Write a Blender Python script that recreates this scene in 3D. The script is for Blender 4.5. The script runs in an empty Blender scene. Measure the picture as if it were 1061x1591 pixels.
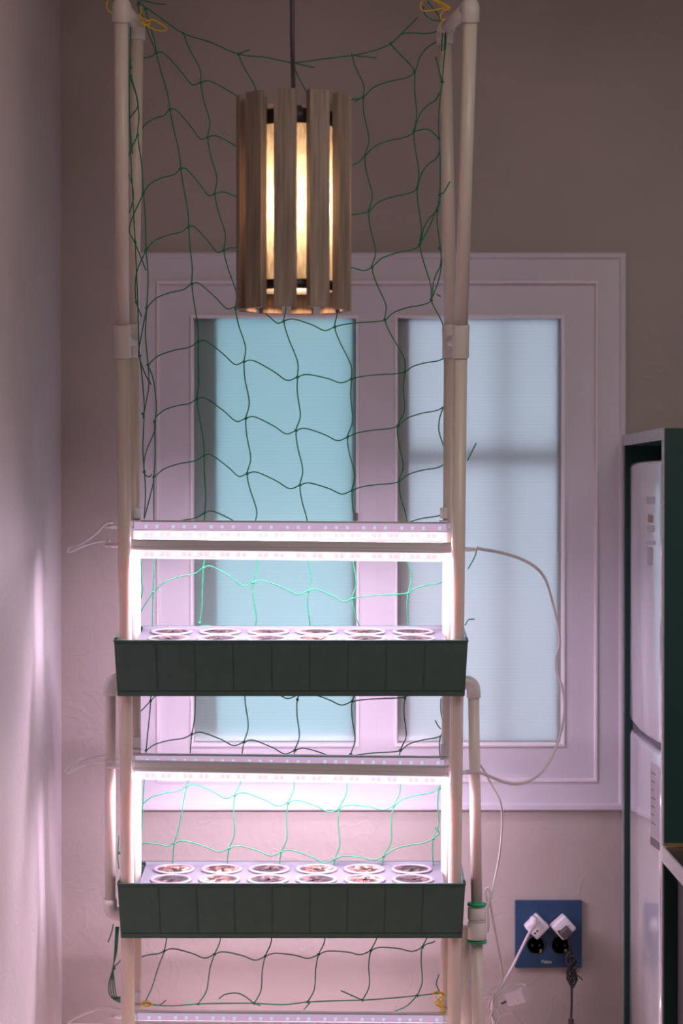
import bpy, bmesh, math, random
from mathutils import Vector, Matrix
random.seed(7)
S = bpy.context.scene
COL = S.collection
PI = math.pi

# ------------------------------------------------------------ camera, world, exposure
FOC = 3800.0
CAMZ = 1.45
PITCH = math.atan(35.5 / FOC)
cd = bpy.data.cameras.new('camera'); cam = bpy.data.objects.new('camera', cd); COL.objects.link(cam)
cam.location = (0, 0, CAMZ); cam.rotation_euler = (PI / 2 - PITCH, 0, 0)
cd.sensor_fit = 'VERTICAL'; cd.sensor_height = 36.0; cd.lens = FOC / 1591 * 36.0
cd.clip_start = .05; cd.clip_end = 60
cd.dof.use_dof = True; cd.dof.focus_distance = 5.32; cd.dof.aperture_fstop = 4.5
S.camera = cam
S.view_settings.view_transform = 'Standard'; S.view_settings.look = 'None'
S.view_settings.exposure = 0.0; S.view_settings.gamma = 1; S.view_settings.use_curve_mapping = False
w = bpy.data.worlds.new('sky'); S.world = w; w.use_nodes = True
w.node_tree.nodes['Background'].inputs[0].default_value = (.76, .90, 1.2, 1)
w.node_tree.nodes['Background'].inputs[1].default_value = 4.4
FILL_P = 37.0          # soft warm fill added under the ceiling, out of view
LED_P = 7.2            # each grow light bar
LED_C = (.98, .77, 1)

def P(u, v, D):
    """pixel -> world point on the plane y = D"""
    du = (u - 530.5); dv = (v - 795.5)
    cy, sy = math.cos(PITCH), math.sin(PITCH)
    d = Vector((du, FOC * cy - dv * sy, -FOC * sy - dv * cy))
    k = D / d.y
    return Vector((d.x * k, D, CAMZ + d.z * k))
DW = 5.76              # the back wall

def area(name, loc, rot, sx, sy, power, color, parent=None):
    l = bpy.data.lights.new(name, 'AREA'); l.shape = 'RECTANGLE'; l.size = sx; l.size_y = sy
    l.energy = power; l.color = color
    o = bpy.data.objects.new(name, l); COL.objects.link(o); o.location = loc; o.rotation_euler = rot
    if parent: o.parent = parent
    return o

# ------------------------------------------------------------ materials
def mat(name, col, rough=.5, metal=0, bump=0, bscale=60, vary=0, vscale=8, spec=.5, sss=0, coat=0, stretch=None, detail=4):
    m = bpy.data.materials.new(name); m.use_nodes = True
    nt = m.node_tree; b = nt.nodes['Principled BSDF']
    b.inputs['Base Color'].default_value = (*col, 1); b.inputs['Roughness'].default_value = rough
    b.inputs['Metallic'].default_value = metal; b.inputs['Specular IOR Level'].default_value = spec
    b.inputs['Coat Weight'].default_value = coat
    if sss:
        b.inputs['Subsurface Weight'].default_value = sss
        b.inputs['Subsurface Radius'].default_value = (1, .35, .2); b.inputs['Subsurface Scale'].default_value = .022
    tc = nt.nodes.new('ShaderNodeTexCoord'); mp = nt.nodes.new('ShaderNodeMapping')
    nt.links.new(tc.outputs['Object'], mp.inputs[0])
    if stretch: mp.inputs['Scale'].default_value = stretch
    n = nt.nodes.new('ShaderNodeTexNoise'); n.inputs['Scale'].default_value = vscale; n.inputs['Detail'].default_value = detail
    nt.links.new(mp.outputs[0], n.inputs['Vector'])
    r = nt.nodes.new('ShaderNodeValToRGB')
    v = vary or .03
    r.color_ramp.elements[0].position = .3; r.color_ramp.elements[1].position = .7
    r.color_ramp.elements[0].color = (*[max(0, c * (1 - v)) for c in col], 1)
    r.color_ramp.elements[1].color = (*[min(1, c * (1 + v)) for c in col], 1)
    nt.links.new(n.outputs['Fac'], r.inputs[0]); nt.links.new(r.outputs[0], b.inputs['Base Color'])
    if bump:
        n2 = nt.nodes.new('ShaderNodeTexNoise'); n2.inputs['Scale'].default_value = bscale; n2.inputs['Detail'].default_value = 5
        nt.links.new(mp.outputs[0], n2.inputs['Vector'])
        bp = nt.nodes.new('ShaderNodeBump'); bp.inputs['Strength'].default_value = bump; bp.inputs['Distance'].default_value = .01
        nt.links.new(n2.outputs['Fac'], bp.inputs['Height']); nt.links.new(bp.outputs[0], b.inputs['Normal'])
    return m

def emis(name, col, strength):
    m = bpy.data.materials.new(name); m.use_nodes = True; nt = m.node_tree; nt.nodes.clear()
    e = nt.nodes.new('ShaderNodeEmission'); e.inputs[0].default_value = (*col, 1); e.inputs[1].default_value = strength
    o = nt.nodes.new('ShaderNodeOutputMaterial'); nt.links.new(e.outputs[0], o.inputs[0]); return m

def wall_mat(name, col):
    m = mat(name, col, .6, vary=.09, vscale=2.2, spec=.35)
    nt = m.node_tree; b = nt.nodes['Principled BSDF']
    tc = nt.nodes.new('ShaderNodeTexCoord')
    # trowel strokes, ridges, fine grain
    dis = nt.nodes.new('ShaderNodeTexNoise'); dis.inputs['Scale'].default_value = 3; dis.inputs['Detail'].default_value = 3
    nt.links.new(tc.outputs['Object'], dis.inputs['Vector'])
    mixv = nt.nodes.new('ShaderNodeMixRGB'); mixv.blend_type = 'ADD'; mixv.inputs[0].default_value = .25
    nt.links.new(tc.outputs['Object'], mixv.inputs[1]); nt.links.new(dis.outputs['Color'], mixv.inputs[2])
    vo = nt.nodes.new('ShaderNodeTexNoise'); vo.inputs['Scale'].default_value = 9; vo.inputs['Detail'].default_value = 2
    nt.links.new(mixv.outputs[0], vo.inputs['Vector'])
    rr = nt.nodes.new('ShaderNodeValToRGB'); e = rr.color_ramp.elements
    e[0].position = .56; e[0].color = (0, 0, 0, 1); e[1].position = .585; e[1].color = (1, 1, 1, 1)
    x = rr.color_ramp.elements.new(.61); x.color = (.25, .25, .25, 1)
    nt.links.new(vo.outputs['Fac'], rr.inputs[0])
    f = nt.nodes.new('ShaderNodeTexNoise'); f.inputs['Scale'].default_value = 35; f.inputs['Detail'].default_value = 6
    nt.links.new(tc.outputs['Object'], f.inputs['Vector'])
    ad = nt.nodes.new('ShaderNodeMath'); ad.operation = 'MULTIPLY_ADD'; ad.inputs[1].default_value = .28
    nt.links.new(rr.outputs[0], ad.inputs[0]); nt.links.new(f.outputs['Fac'], ad.inputs[2])
    bp = nt.nodes.new('ShaderNodeBump'); bp.inputs['Strength'].default_value = .36; bp.inputs['Distance'].default_value = .006
    nt.links.new(ad.outputs[0], bp.inputs['Height']); nt.links.new(bp.outputs[0], b.inputs['Normal'])
    return m

def pane_mat(name, col, rib=0):
    m = bpy.data.materials.new(name); m.use_nodes = True; nt = m.node_tree; nt.nodes.clear()
    tc = nt.nodes.new('ShaderNodeTexCoord')
    wv = nt.nodes.new('ShaderNodeTexWave'); wv.wave_type = 'BANDS'; wv.bands_direction = 'Z'; wv.inputs['Scale'].default_value = 42
    wv.inputs['Distortion'].default_value = .6
    nt.links.new(tc.outputs['Object'], wv.inputs['Vector'])
    rp = nt.nodes.new('ShaderNodeValToRGB')
    rp.color_ramp.elements[0].color = (*[c * .955 for c in col], 1); rp.color_ramp.elements[1].color = (*col, 1)
    nt.links.new(wv.outputs['Fac'], rp.inputs[0])
    t = nt.nodes.new('ShaderNodeBsdfTranslucent'); nt.links.new(rp.outputs[0], t.inputs[0])
    g = nt.nodes.new('ShaderNodeBsdfGlossy'); g.inputs['Roughness'].default_value = .13
    fr = nt.nodes.new('ShaderNodeFresnel'); fr.inputs[0].default_value = 1.7
    mx = nt.nodes.new('ShaderNodeMixShader'); o = nt.nodes.new('ShaderNodeOutputMaterial')
    df = nt.nodes.new('ShaderNodeBsdfDiffuse'); df.inputs[0].default_value = (*[c * .9 for c in col], 1)
    m0 = nt.nodes.new('ShaderNodeMixShader'); m0.inputs[0].default_value = .30
    nt.links.new(t.outputs[0], m0.inputs[1]); nt.links.new(df.outputs[0], m0.inputs[2])
    nt.links.new(fr.outputs[0], mx.inputs[0]); nt.links.new(m0.outputs[0], mx.inputs[1]); nt.links.new(g.outputs[0], mx.inputs[2])
    nt.links.new(mx.outputs[0], o.inputs[0])
    return m

def lens_mat():
    m = bpy.data.materials.new('glowing_lens'); m.use_nodes = True; nt = m.node_tree; nt.nodes.clear()
    tr = nt.nodes.new('ShaderNodeBsdfTransparent'); tr.inputs[0].default_value = (.97, .95, .97, 1)
    e = nt.nodes.new('ShaderNodeEmission'); e.inputs[0].default_value = (1, .90, .97, 1); e.inputs[1].default_value = 1.25
    tc = nt.nodes.new('ShaderNodeTexCoord'); n = nt.nodes.new('ShaderNodeTexNoise'); n.inputs['Scale'].default_value = 40
    nt.links.new(tc.outputs['Object'], n.inputs['Vector'])
    mr = nt.nodes.new('ShaderNodeMapRange'); mr.inputs[3].default_value = 1.1; mr.inputs[4].default_value = 1.5
    nt.links.new(n.outputs['Fac'], mr.inputs[0]); nt.links.new(mr.outputs[0], e.inputs[1])
    g = nt.nodes.new('ShaderNodeBsdfGlossy'); g.inputs['Roughness'].default_value = .1
    m1 = nt.nodes.new('ShaderNodeMixShader'); m1.inputs[0].default_value = .5
    m2 = nt.nodes.new('ShaderNodeMixShader'); m2.inputs[0].default_value = .06
    o = nt.nodes.new('ShaderNodeOutputMaterial')
    nt.links.new(tr.outputs[0], m1.inputs[1]); nt.links.new(e.outputs[0], m1.inputs[2])
    nt.links.new(m1.outputs[0], m2.inputs[1]); nt.links.new(g.outputs[0], m2.inputs[2]); nt.links.new(m2.outputs[0], o.inputs[0])
    return m

def shade_mat():
    m = bpy.data.materials.new('linen_shade'); m.use_nodes = True; nt = m.node_tree; nt.nodes.clear()
    tc = nt.nodes.new('ShaderNodeTexCoord'); mp = nt.nodes.new('ShaderNodeMapping'); mp.inputs['Scale'].default_value = (1, 1, .18)
    n = nt.nodes.new('ShaderNodeTexNoise'); n.inputs['Scale'].default_value = 260; n.inputs['Detail'].default_value = 3
    nt.links.new(tc.outputs['Object'], mp.inputs[0]); nt.links.new(mp.outputs[0], n.inputs['Vector'])
    r = nt.nodes.new('ShaderNodeValToRGB'); r.color_ramp.elements[0].position = .3; r.color_ramp.elements[1].position = .7
    r.color_ramp.elements[0].color = (.031, .028, .026, 1); r.color_ramp.elements[1].color = (.078, .073, .068, 1)
    nt.links.new(n.outputs['Fac'], r.inputs[0])
    t = nt.nodes.new('ShaderNodeBsdfTranslucent'); d = nt.nodes.new('ShaderNodeBsdfDiffuse')
    nt.links.new(r.outputs[0], t.inputs[0]); nt.links.new(r.outputs[0], d.inputs[0])
    mx = nt.nodes.new('ShaderNodeMixShader'); mx.inputs[0].default_value = .4
    o = nt.nodes.new('ShaderNodeOutputMaterial')
    nt.links.new(t.outputs[0], mx.inputs[1]); nt.links.new(d.outputs[0], mx.inputs[2]); nt.links.new(mx.outputs[0], o.inputs[0])
    return m

M = dict(
    wall=wall_mat('taupe_plaster', (.43, .365, .35)),
    wall_left=wall_mat('grey_plaster', (.55, .49, .50)),
    ceil=mat('ceiling_paint', (.6, .57, .55), .8),
    floor=mat('floor_boards', (.24, .17, .12), .5, vary=.25, stretch=(1, 8, 1)),
    white=mat('white_window_paint', (.66, .61, .70), .42, bump=.08, bscale=35, vary=.03),
    bead=mat('painted_bead_highlight', (.84, .76, .82), .32),  # window paint made lighter to draw the bright edge highlights
    outer=mat('outer_window_frame', (.62, .62, .70), .6),
    pane_l=pane_mat('teal_frosted_glass', (.66, .84, .80)),
    pane_r=pane_mat('pale_frosted_glass', (.82, .84, .82)),
    pvc=mat('white_pvc', (.76, .69, .63), .34, vary=.03, sss=.5),
    pvc_d=mat('white_pvc_fitting', (.76, .71, .68), .3, vary=.02, sss=.12),
    tray=mat('dark_green_plastic', (.060, .108, .094), .62, vary=.08, vscale=30, bump=.05, bscale=300),
    lid=mat('white_tray_lid', (.25, .24, .285), .35),
    potw=mat('pale_pot_rim', (.19, .165, .19), .4),
    pot=mat('black_net_pot', (.03, .025, .03), .5),
    alu=mat('brushed_aluminium', (.72, .68, .69), .38, metal=.3, stretch=(.05, 1, 1), vary=.08, vscale=80),
    capw=mat('white_end_cap', (.8, .74, .76), .4),
    lens=lens_mat(),
    ledw=emis('led_white', (.92, 1, 1), 3.0),
    ledp=emis('led_pink', (1, .45, .56), 1.15),
    reflw=emis('painted_reflection_white', (.80, .80, .97), .78),  # dim dots painting the LEDs' reflection, white and pink
    reflp=emis('painted_reflection_pink', (.98, .50, .74), .70),
    led_reflection=emis('painted_led_reflection', (.80, .60, .86), .66),  # glow put into the strip in place of reflected LED light
    net=mat('green_twine', (.014, .21, .10), .45, vary=.25, vscale=90, sss=0),
    yellow=mat('yellow_tie', (.95, .62, .03), .4),
    cable=mat('white_cable_sheath', (.66, .60, .58), .4),
    black=mat('black_rubber', (.035, .03, .035), .42),
    darkgrey=mat('dark_grey_plug', (.10, .085, .10), .45),
    wood=mat('walnut_slats', (.25, .18, .14), .65, vary=.35, vscale=28, stretch=(4, 4, .25), bump=.12, bscale=90, detail=7),
    band=mat('black_band', (.03, .028, .035), .5),
    shade=shade_mat(),
    bulb=emis('warm_bulb', (1, .60, .31), 900),
    blue=mat('blue_socket_plate', (.022, .060, .135), .4, vary=.05),
    sock=mat('black_socket', (.012, .012, .014), .3),
    brass=mat('brass_contact', (.9, .65, .3), .25, metal=1),
    plug=mat('white_plug', (.78, .72, .80), .35),
    green=mat('dark_green_laminate', (.010, .050, .047), .45, vary=.06),
    edge=mat('grey_edge_banding', (.42, .40, .42), .4, vary=.15, vscale=60),
    dark=mat('dark_cavity', (.012, .014, .014), .8),
    steel=mat('fridge_silver', (.82, .82, .90), .10, metal=.45, vary=.02),
    gasket=mat('fridge_gasket', (.06, .045, .06), .4),
    paper=mat('label_paper', (.85, .80, .86), .5),
    ink=mat('label_ink', (.38, .34, .40), .6),
    tan=mat('tan_label', (.62, .45, .30), .6),
    counter=mat('brown_counter_top', (.045, .03, .025), .22, vary=.2, vscale=20),
    oak=mat('oak_strip', (.28, .16, .06), .5),
    valveg=mat('green_union_ring', (.01, .32, .14), .35),
    leaf=mat('seedling_leaf', (.25, .6, .08), .5),
    latch=mat('window_latch', (.16, .04, .05), .4),
)
def soil_mat(name, a, b, c):
    m = mat(name, b, .9, bump=.8, bscale=70)
    nt = m.node_tree; bs = nt.nodes['Principled BSDF']
    tc = nt.nodes.new('ShaderNodeTexCoord'); v = nt.nodes.new('ShaderNodeTexVoronoi'); v.inputs['Scale'].default_value = 75
    nt.links.new(tc.outputs['Object'], v.inputs['Vector'])
    r = nt.nodes.new('ShaderNodeValToRGB'); e = r.color_ramp.elements
    e[0].color = (*a, 1); e[0].position = .25; e[1].color = (*c, 1); e[1].position = .8
    x = e.new(.5); x.color = (*b, 1)
    nt.links.new(v.outputs['Color'], r.inputs[0]); nt.links.new(r.outputs[0], bs.inputs['Base Color'])
    return m
M['soil_dark'] = soil_mat('dark_soil', (.008, .005, .006), (.025, .014, .014), (.09, .05, .05))
M['soil_clay'] = soil_mat('clay_soil', (.02, .01, .008), (.12, .055, .04), (.30, .17, .13))

# ------------------------------------------------------------ mesh helpers
def obj(name, bm, m, parent=None, smooth=False, label=None):
    me = bpy.data.meshes.new(name); bmesh.ops.recalc_face_normals(bm, faces=bm.faces); bm.to_mesh(me); bm.free()
    if m: me.materials.append(M[m] if isinstance(m, str) else m)
    if smooth:
        for p in me.polygons: p.use_smooth = True
    o = bpy.data.objects.new(name, me); COL.objects.link(o)
    if parent: o.parent = parent
    if label: o['label'] = label
    return o
def thing(name, label, cat, loc=(0, 0, 0), group=None):
    o = bpy.data.objects.new(name, None); COL.objects.link(o); o.location = loc; o.empty_display_size = .05
    o['label'] = label; o['category'] = cat
    if group: o['group'] = group
    return o
def tag(o, label, cat, group=None):
    o['label'] = label; o['category'] = cat
    if group: o['group'] = group
    return o
def struct(name, bm, m, parent=None):
    o = obj(name, bm, m, parent)
    if not parent: o['kind'] = 'structure'
    return o
NB = bmesh.new
def box(bm, x0, x1, y0, y1, z0, z1, bev=0, mx=None):
    r = bmesh.ops.create_cube(bm, size=1)
    vs = r['verts']
    for v in vs:
        v.co = Vector(((x0 + x1) / 2 + v.co.x * (x1 - x0), (y0 + y1) / 2 + v.co.y * (y1 - y0), (z0 + z1) / 2 + v.co.z * (z1 - z0)))
    if bev:
        es = list({e for v in vs for e in v.link_edges})
        b = bmesh.ops.bevel(bm, geom=es, offset=bev, segments=2, affect='EDGES', profile=.6)
        vs = list({v for f in b['faces'] for v in f.verts} | {v for v in vs if v.is_valid})
    if mx is not None:
        for v in vs: v.co = mx @ v.co
    return bm
def tube(bm, pts, r, seg=12, cap=True, flat=1.0):
    pts = [Vector(p) for p in pts]; n = len(pts)
    rs = r if isinstance(r, (list, tuple)) else [r] * n
    T = []
    for i in range(n):
        t = pts[min(i + 1, n - 1)] - pts[max(i - 1, 0)]
        T.append(t.normalized() if t.length > 1e-9 else Vector((0, 0, 1)))
    up = Vector((0, 1, 0)) if abs(T[0].y) < .9 else Vector((1, 0, 0))
    nrm = (up - T[0] * up.dot(T[0])).normalized()
    rings = []
    for i in range(n):
        nrm = nrm - T[i] * nrm.dot(T[i]); nrm.normalize()
        bn = T[i].cross(nrm)
        rings.append([bm.verts.new(pts[i] + (nrm * math.cos(a) * flat + bn * math.sin(a)) * rs[i]) for a in [2 * PI * k / seg for k in range(seg)]])
    for a, b in zip(rings, rings[1:]):
        for k in range(seg):
            bm.faces.new((a[k], a[(k + 1) % seg], b[(k + 1) % seg], b[k]))
    if cap:
        bm.faces.new(rings[0][::-1]); bm.faces.new(rings[-1])
    return bm
def spline(pts, k=8):
    pts = [Vector(p) for p in pts]
    if len(pts) < 3: return pts
    q = [pts[0] * 2 - pts[1]] + pts + [pts[-1] * 2 - pts[-2]]
    out = []
    for i in range(1, len(q) - 2):
        a, b, c, d = q[i - 1:i + 3]
        for j in range(k):
            t = j / k
            out.append(.5 * ((2 * b) + (c - a) * t + (2 * a - 5 * b + 4 * c - d) * t * t + (3 * b - a - 3 * c + d) * t ** 3))
    out.append(pts[-1]); return out
def lathe(bm, prof, cx=0, cy=0, cz=0, seg=32, mx=None, cap=False):
    rings = []
    for r, z in prof:
        rings.append([bm.verts.new(Vector((cx + r * math.cos(2 * PI * k / seg), cy + r * math.sin(2 * PI * k / seg), cz + z))) for k in range(seg)])
    for a, b in zip(rings, rings[1:]):
        for k in range(seg): bm.faces.new((a[k], a[(k + 1) % seg], b[(k + 1) % seg], b[k]))
    if cap: bm.faces.new(rings[0][::-1]); bm.faces.new(rings[-1])
    if mx is not None:
        for rg in rings:
            for v in rg: v.co = mx @ v.co
    return bm
def loft_rects(bm, lst):
    prev = None
    for x0, x1, z0, z1, y in lst:
        r = [bm.verts.new(p) for p in ((x0, y, z0), (x1, y, z0), (x1, y, z1), (x0, y, z1))]
        if prev:
            for k in range(4): bm.faces.new((prev[k], prev[(k + 1) % 4], r[(k + 1) % 4], r[k]))
        prev = r
    return bm
def wr(u0, u1, v0, v1, dy=0.0, grow=0):
    """rectangle on the wall plane from pixel bounds"""
    a = P(u0, v1, DW); b = P(u1, v0, DW)
    return (a.x - grow, b.x + grow, a.z - grow, b.z + grow, DW + dy)

# ------------------------------------------------------------ the room
XL = P(95, 700, DW).x; XR = 1.95; ZC = 3.0; YB = -1.2
hx0, hx1, hz0, hz1, _ = wr(214, 958, 408, 1243)
b = NB(); T = .24
box(b, XL - .2, hx0, DW, DW + T, 0, ZC); box(b, hx1, XR + .2, DW, DW + T, 0, ZC)
box(b, hx0, hx1, DW, DW + T, 0, hz0); box(b, hx0, hx1, DW, DW + T, hz1, ZC)
struct('wall_back', b, 'wall')
b = NB(); box(b, XL - .2, XL, YB - .2, DW, 0, ZC); struct('wall_left', b, 'wall_left')
b = NB(); box(b, XR, XR + .2, YB - .2, DW, 0, ZC); struct('wall_right', b, 'wall')
b = NB(); box(b, XL - .2, XR + .2, YB - .2, YB, 0, ZC); struct('wall_front', b, 'wall')
b = NB(); box(b, XL - .2, XR + .2, YB - .2, DW + T, ZC, ZC + .2); struct('ceiling', b, 'ceil')
b = NB(); box(b, XL - .2, XR + .2, YB - .2, DW + T, -.2, 0); struct('floor', b, 'floor')
area('added_room_fill', (1.05, 2.7, ZC - .03), (0, 0, 0), 1.6, 2.2, FILL_P, (1, .93, .88))  # unseen fill lamp added to brighten the room

# window
win = bpy.data.objects.new('window_1', None); COL.objects.link(win); win['kind'] = 'structure'
b = NB()
R = lambda g, dy: wr(200 + g, 972 - g, 393 + g, 1258 - g, dy)
loft_rects(b, [R(0, .004), R(0, -.014), R(2, -.017), R(8, -.017), R(10, -.012), R(11, -.0095), R(44.5, -.0075), R(45, .0), R(52, .02)])
cs = obj('casing', b, 'white', win)
b = NB(); loft_rects(b, [R(43.8, -.0070), R(44.4, -.0125), R(46.8, -.0125), R(48, .0), R(49.5, .006)]); obj('moulding', b, 'bead', cs)  # highlight along the step comes from the lighter paint
def sash(u0, u1, o0, o1, pm, ledge):
    v0, v1, w0, w1 = 440, 1211, 494, 1155
    b = NB(); g = lambda k, dy: wr(o0 - k, o1 + k, w0 - k, w1 + k, dy)
    loft_rects(b, [wr(u0, u1, v0, v1, .03), wr(u0, u1, v0, v1, .003), g(5, .003), g(4.5, .0125), g(0, .03)])
    s = obj('sash', b, 'white', win)
    b = NB(); loft_rects(b, [g(5, .0029), g(4.6, -.002), g(1.5, -.002), g(0, .004), g(0, .03)])
    obj('bead', b, 'bead', s)
    b = NB(); r = wr(o0 - 3, o1 + 3, w0 - 3, w1 + 3)
    box(b, r[0], r[1], DW + .030, DW + .034, r[2], r[3])
    obj('pane', b, pm, s)
sash(247, 586, 301, 553, 'pane_l', 333)
sash(586, 925, 618, 873, 'pane_r', 637)
# outer frame just behind the frosted glass, and rails of the outer grille
b = NB()
def strip(u0, u1, v0, v1, y0, y1):
    r = wr(u0, u1, v0, v1); box(b, r[0], r[1], y0, y1, r[2], r[3])
y0, y1 = DW + .0365, DW + .060
strip(216, 336, 410, 1240, y0, y1); strip(546, 637, 410, 1240, y0, y1); strip(866, 956, 410, 1240, y0, y1)
strip(336, 546, 410, 494, y0, y1); strip(637, 866, 410, 496, y0, y1)
strip(336, 546, 1150, 1240, y0, y1); strip(637, 866, 1152, 1240, y0, y1)
obj('outer_frame', b, 'outer', win)
b = NB(); strip(637, 866, 697, 722, DW + .055, DW + .062); strip(779, 791, 496, 1152, DW + .062, DW + .07)
obj('grille_rail', b, 'outer', win)
b = NB(); r = wr(549, 556, 797, 809); box(b, r[0], r[1], DW - .012, DW + .003, r[2], r[3], .001)
obj('latch', b, 'latch', win, label='small dark red window latch')

# ------------------------------------------------------------ pvc rack
def fD(v):   # depth of the front pipes against image height
    ks = [(20, 5.02), (530, 5.20), (994, 5.285), (1372, 5.365), (1591, 5.41), (1780, 5.445)]
    for (a, da), (c, dc) in zip(ks, ks[1:]):
        if v <= c: return da + (dc - da) * (v - a) / (c - a)
    return ks[-1][1]
def bD(v):
    ks = [(20, 5.33), (530, 5.34), (994, 5.41), (1372, 5.49), (1591, 5.53), (1780, 5.565)]
    for (a, da), (c, dc) in zip(ks, ks[1:]):
        if v <= c: return da + (dc - da) * (v - a) / (c - a)
    return ks[-1][1]
rack = thing('plant_rack', 'tall white plastic pipe rack holding the two dark planters in front of the window', 'plant rack', (-.11, 5.45, 0))
def rel(o):    # keep world coordinates for parts of a thing that has a location
    o.matrix_parent_inverse = o.parent.matrix_basis.inverted(); return o
def part(name, bm, m, parent, smooth=True, label=None):
    return rel(obj(name, bm, m, parent, smooth, label))
bpy.context.view_layer.update()
FL = [(188, 8), (190, 530), (194.5, 994), (197.5, 1372), (199, 1591)]
FR = [(731.5, 8), (715.5, 530), (710.5, 994), (706.5, 1372), (705, 1591)]
BL = [(213, 38), (206, 530), (208.5, 994), (209.5, 1372), (210, 1591)]
BR = [(691, 45), (700, 530), (697, 994), (695, 1372), (694, 1591)]
RP = .0145
def leg(path, Df, floorx):
    pts = [P(u, v, Df(v)) for u, v in path]
    d = (pts[-1] - pts[-2]).normalized(); k = pts[-1].z / -d.z
    pts.append(pts[-1] + d * (k - .012)); return pts
LEGS = {}
for nm, path, Df in (('fl', FL, fD), ('fr', FR, fD), ('bl', BL, bD), ('br', BR, bD)):
    pts = leg(path, Df, 0); LEGS[nm] = pts
    up = tube(NB(), [pts[0], pts[1]], RP, 20); part('upper_pipe', up, 'pvc', rack)
    lo = tube(NB(), pts[1:], RP, 20); part('lower_pipe', lo, 'pvc', rack)
    d0 = (pts[0] - pts[1]).normalized(); d1 = (pts[2] - pts[1]).normalized()
    c = pts[1]
    b = tube(NB(), [c + d0 * .036, c + d0 * .034, c, c + d1 * .034, c + d1 * .036], [.0175, .0182, .0182, .0182, .0175], 24)
    part('tee', b, 'pvc_d', rack)
    b = tube(NB(), [pts[-1] + Vector((0, 0, .04)), pts[-1] + Vector((0, 0, -.011))], [.018, .022], 20); part('foot', b, 'pvc_d', rack)
for f_, b_ in (('fl', 'bl'), ('fr', 'br')):
    f0, b0 = LEGS[f_][0], LEGS[b_][0]
    # elbows: short bends, then the bridging pipe
    for p, q, down in ((f0, b0, LEGS[f_][1]), (b0, f0, LEGS[b_][1])):
        dd = (down - p).normalized(); hd = (q - p).normalized()
        path = [p + dd * .034, p + dd * .032, p + dd * .014] + [p + dd * .014 * (1 - t) ** 2 + hd * .014 * t ** 2 for t in (.25, .5, .75)] + [p + hd * .014, p + hd * .036, p + hd * .038]
        n = len(path); part('elbow', tube(NB(), path, [.0178] + [.0185] * (n - 2) + [.0178], 24), 'pvc_d', rack)
    part('bridge_pipe', tube(NB(), [f0, b0], RP, 20), 'pvc', rack)
    a, c = LEGS[f_][1], LEGS[b_][1]
    part('tee_branch', tube(NB(), [a + (c - a) * .1, a + (c - a) * .9], .0125, 20), 'pvc_d', rack)
    a, c = LEGS[f_][-1] + Vector((0, 0, .06)), LEGS[b_][-1] + Vector((0, 0, .06))
    part('bottom_pipe', tube(NB(), [a, c], RP, 20), 'pvc', rack)
# clips that hold the light bars
for (u, v) in ((214, 797), (689, 797), (214, 1152), (689, 1165), (214, 1548), (690, 1553)):
    c = P(u, v, bD(v) - .005); b = NB()
    sg = 1 if u < 400 else -1
    box(b, c.x - .007, c.x + .007, c.y - .018, c.y + .012, c.z - .012, c.z + .012, .0015)
    box(b, c.x - .009, c.x + .009, c.y - .03, c.y + .01, c.z - .020, c.z - .016, .001)
    part('light_clip', b, 'capw', rack)

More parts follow.
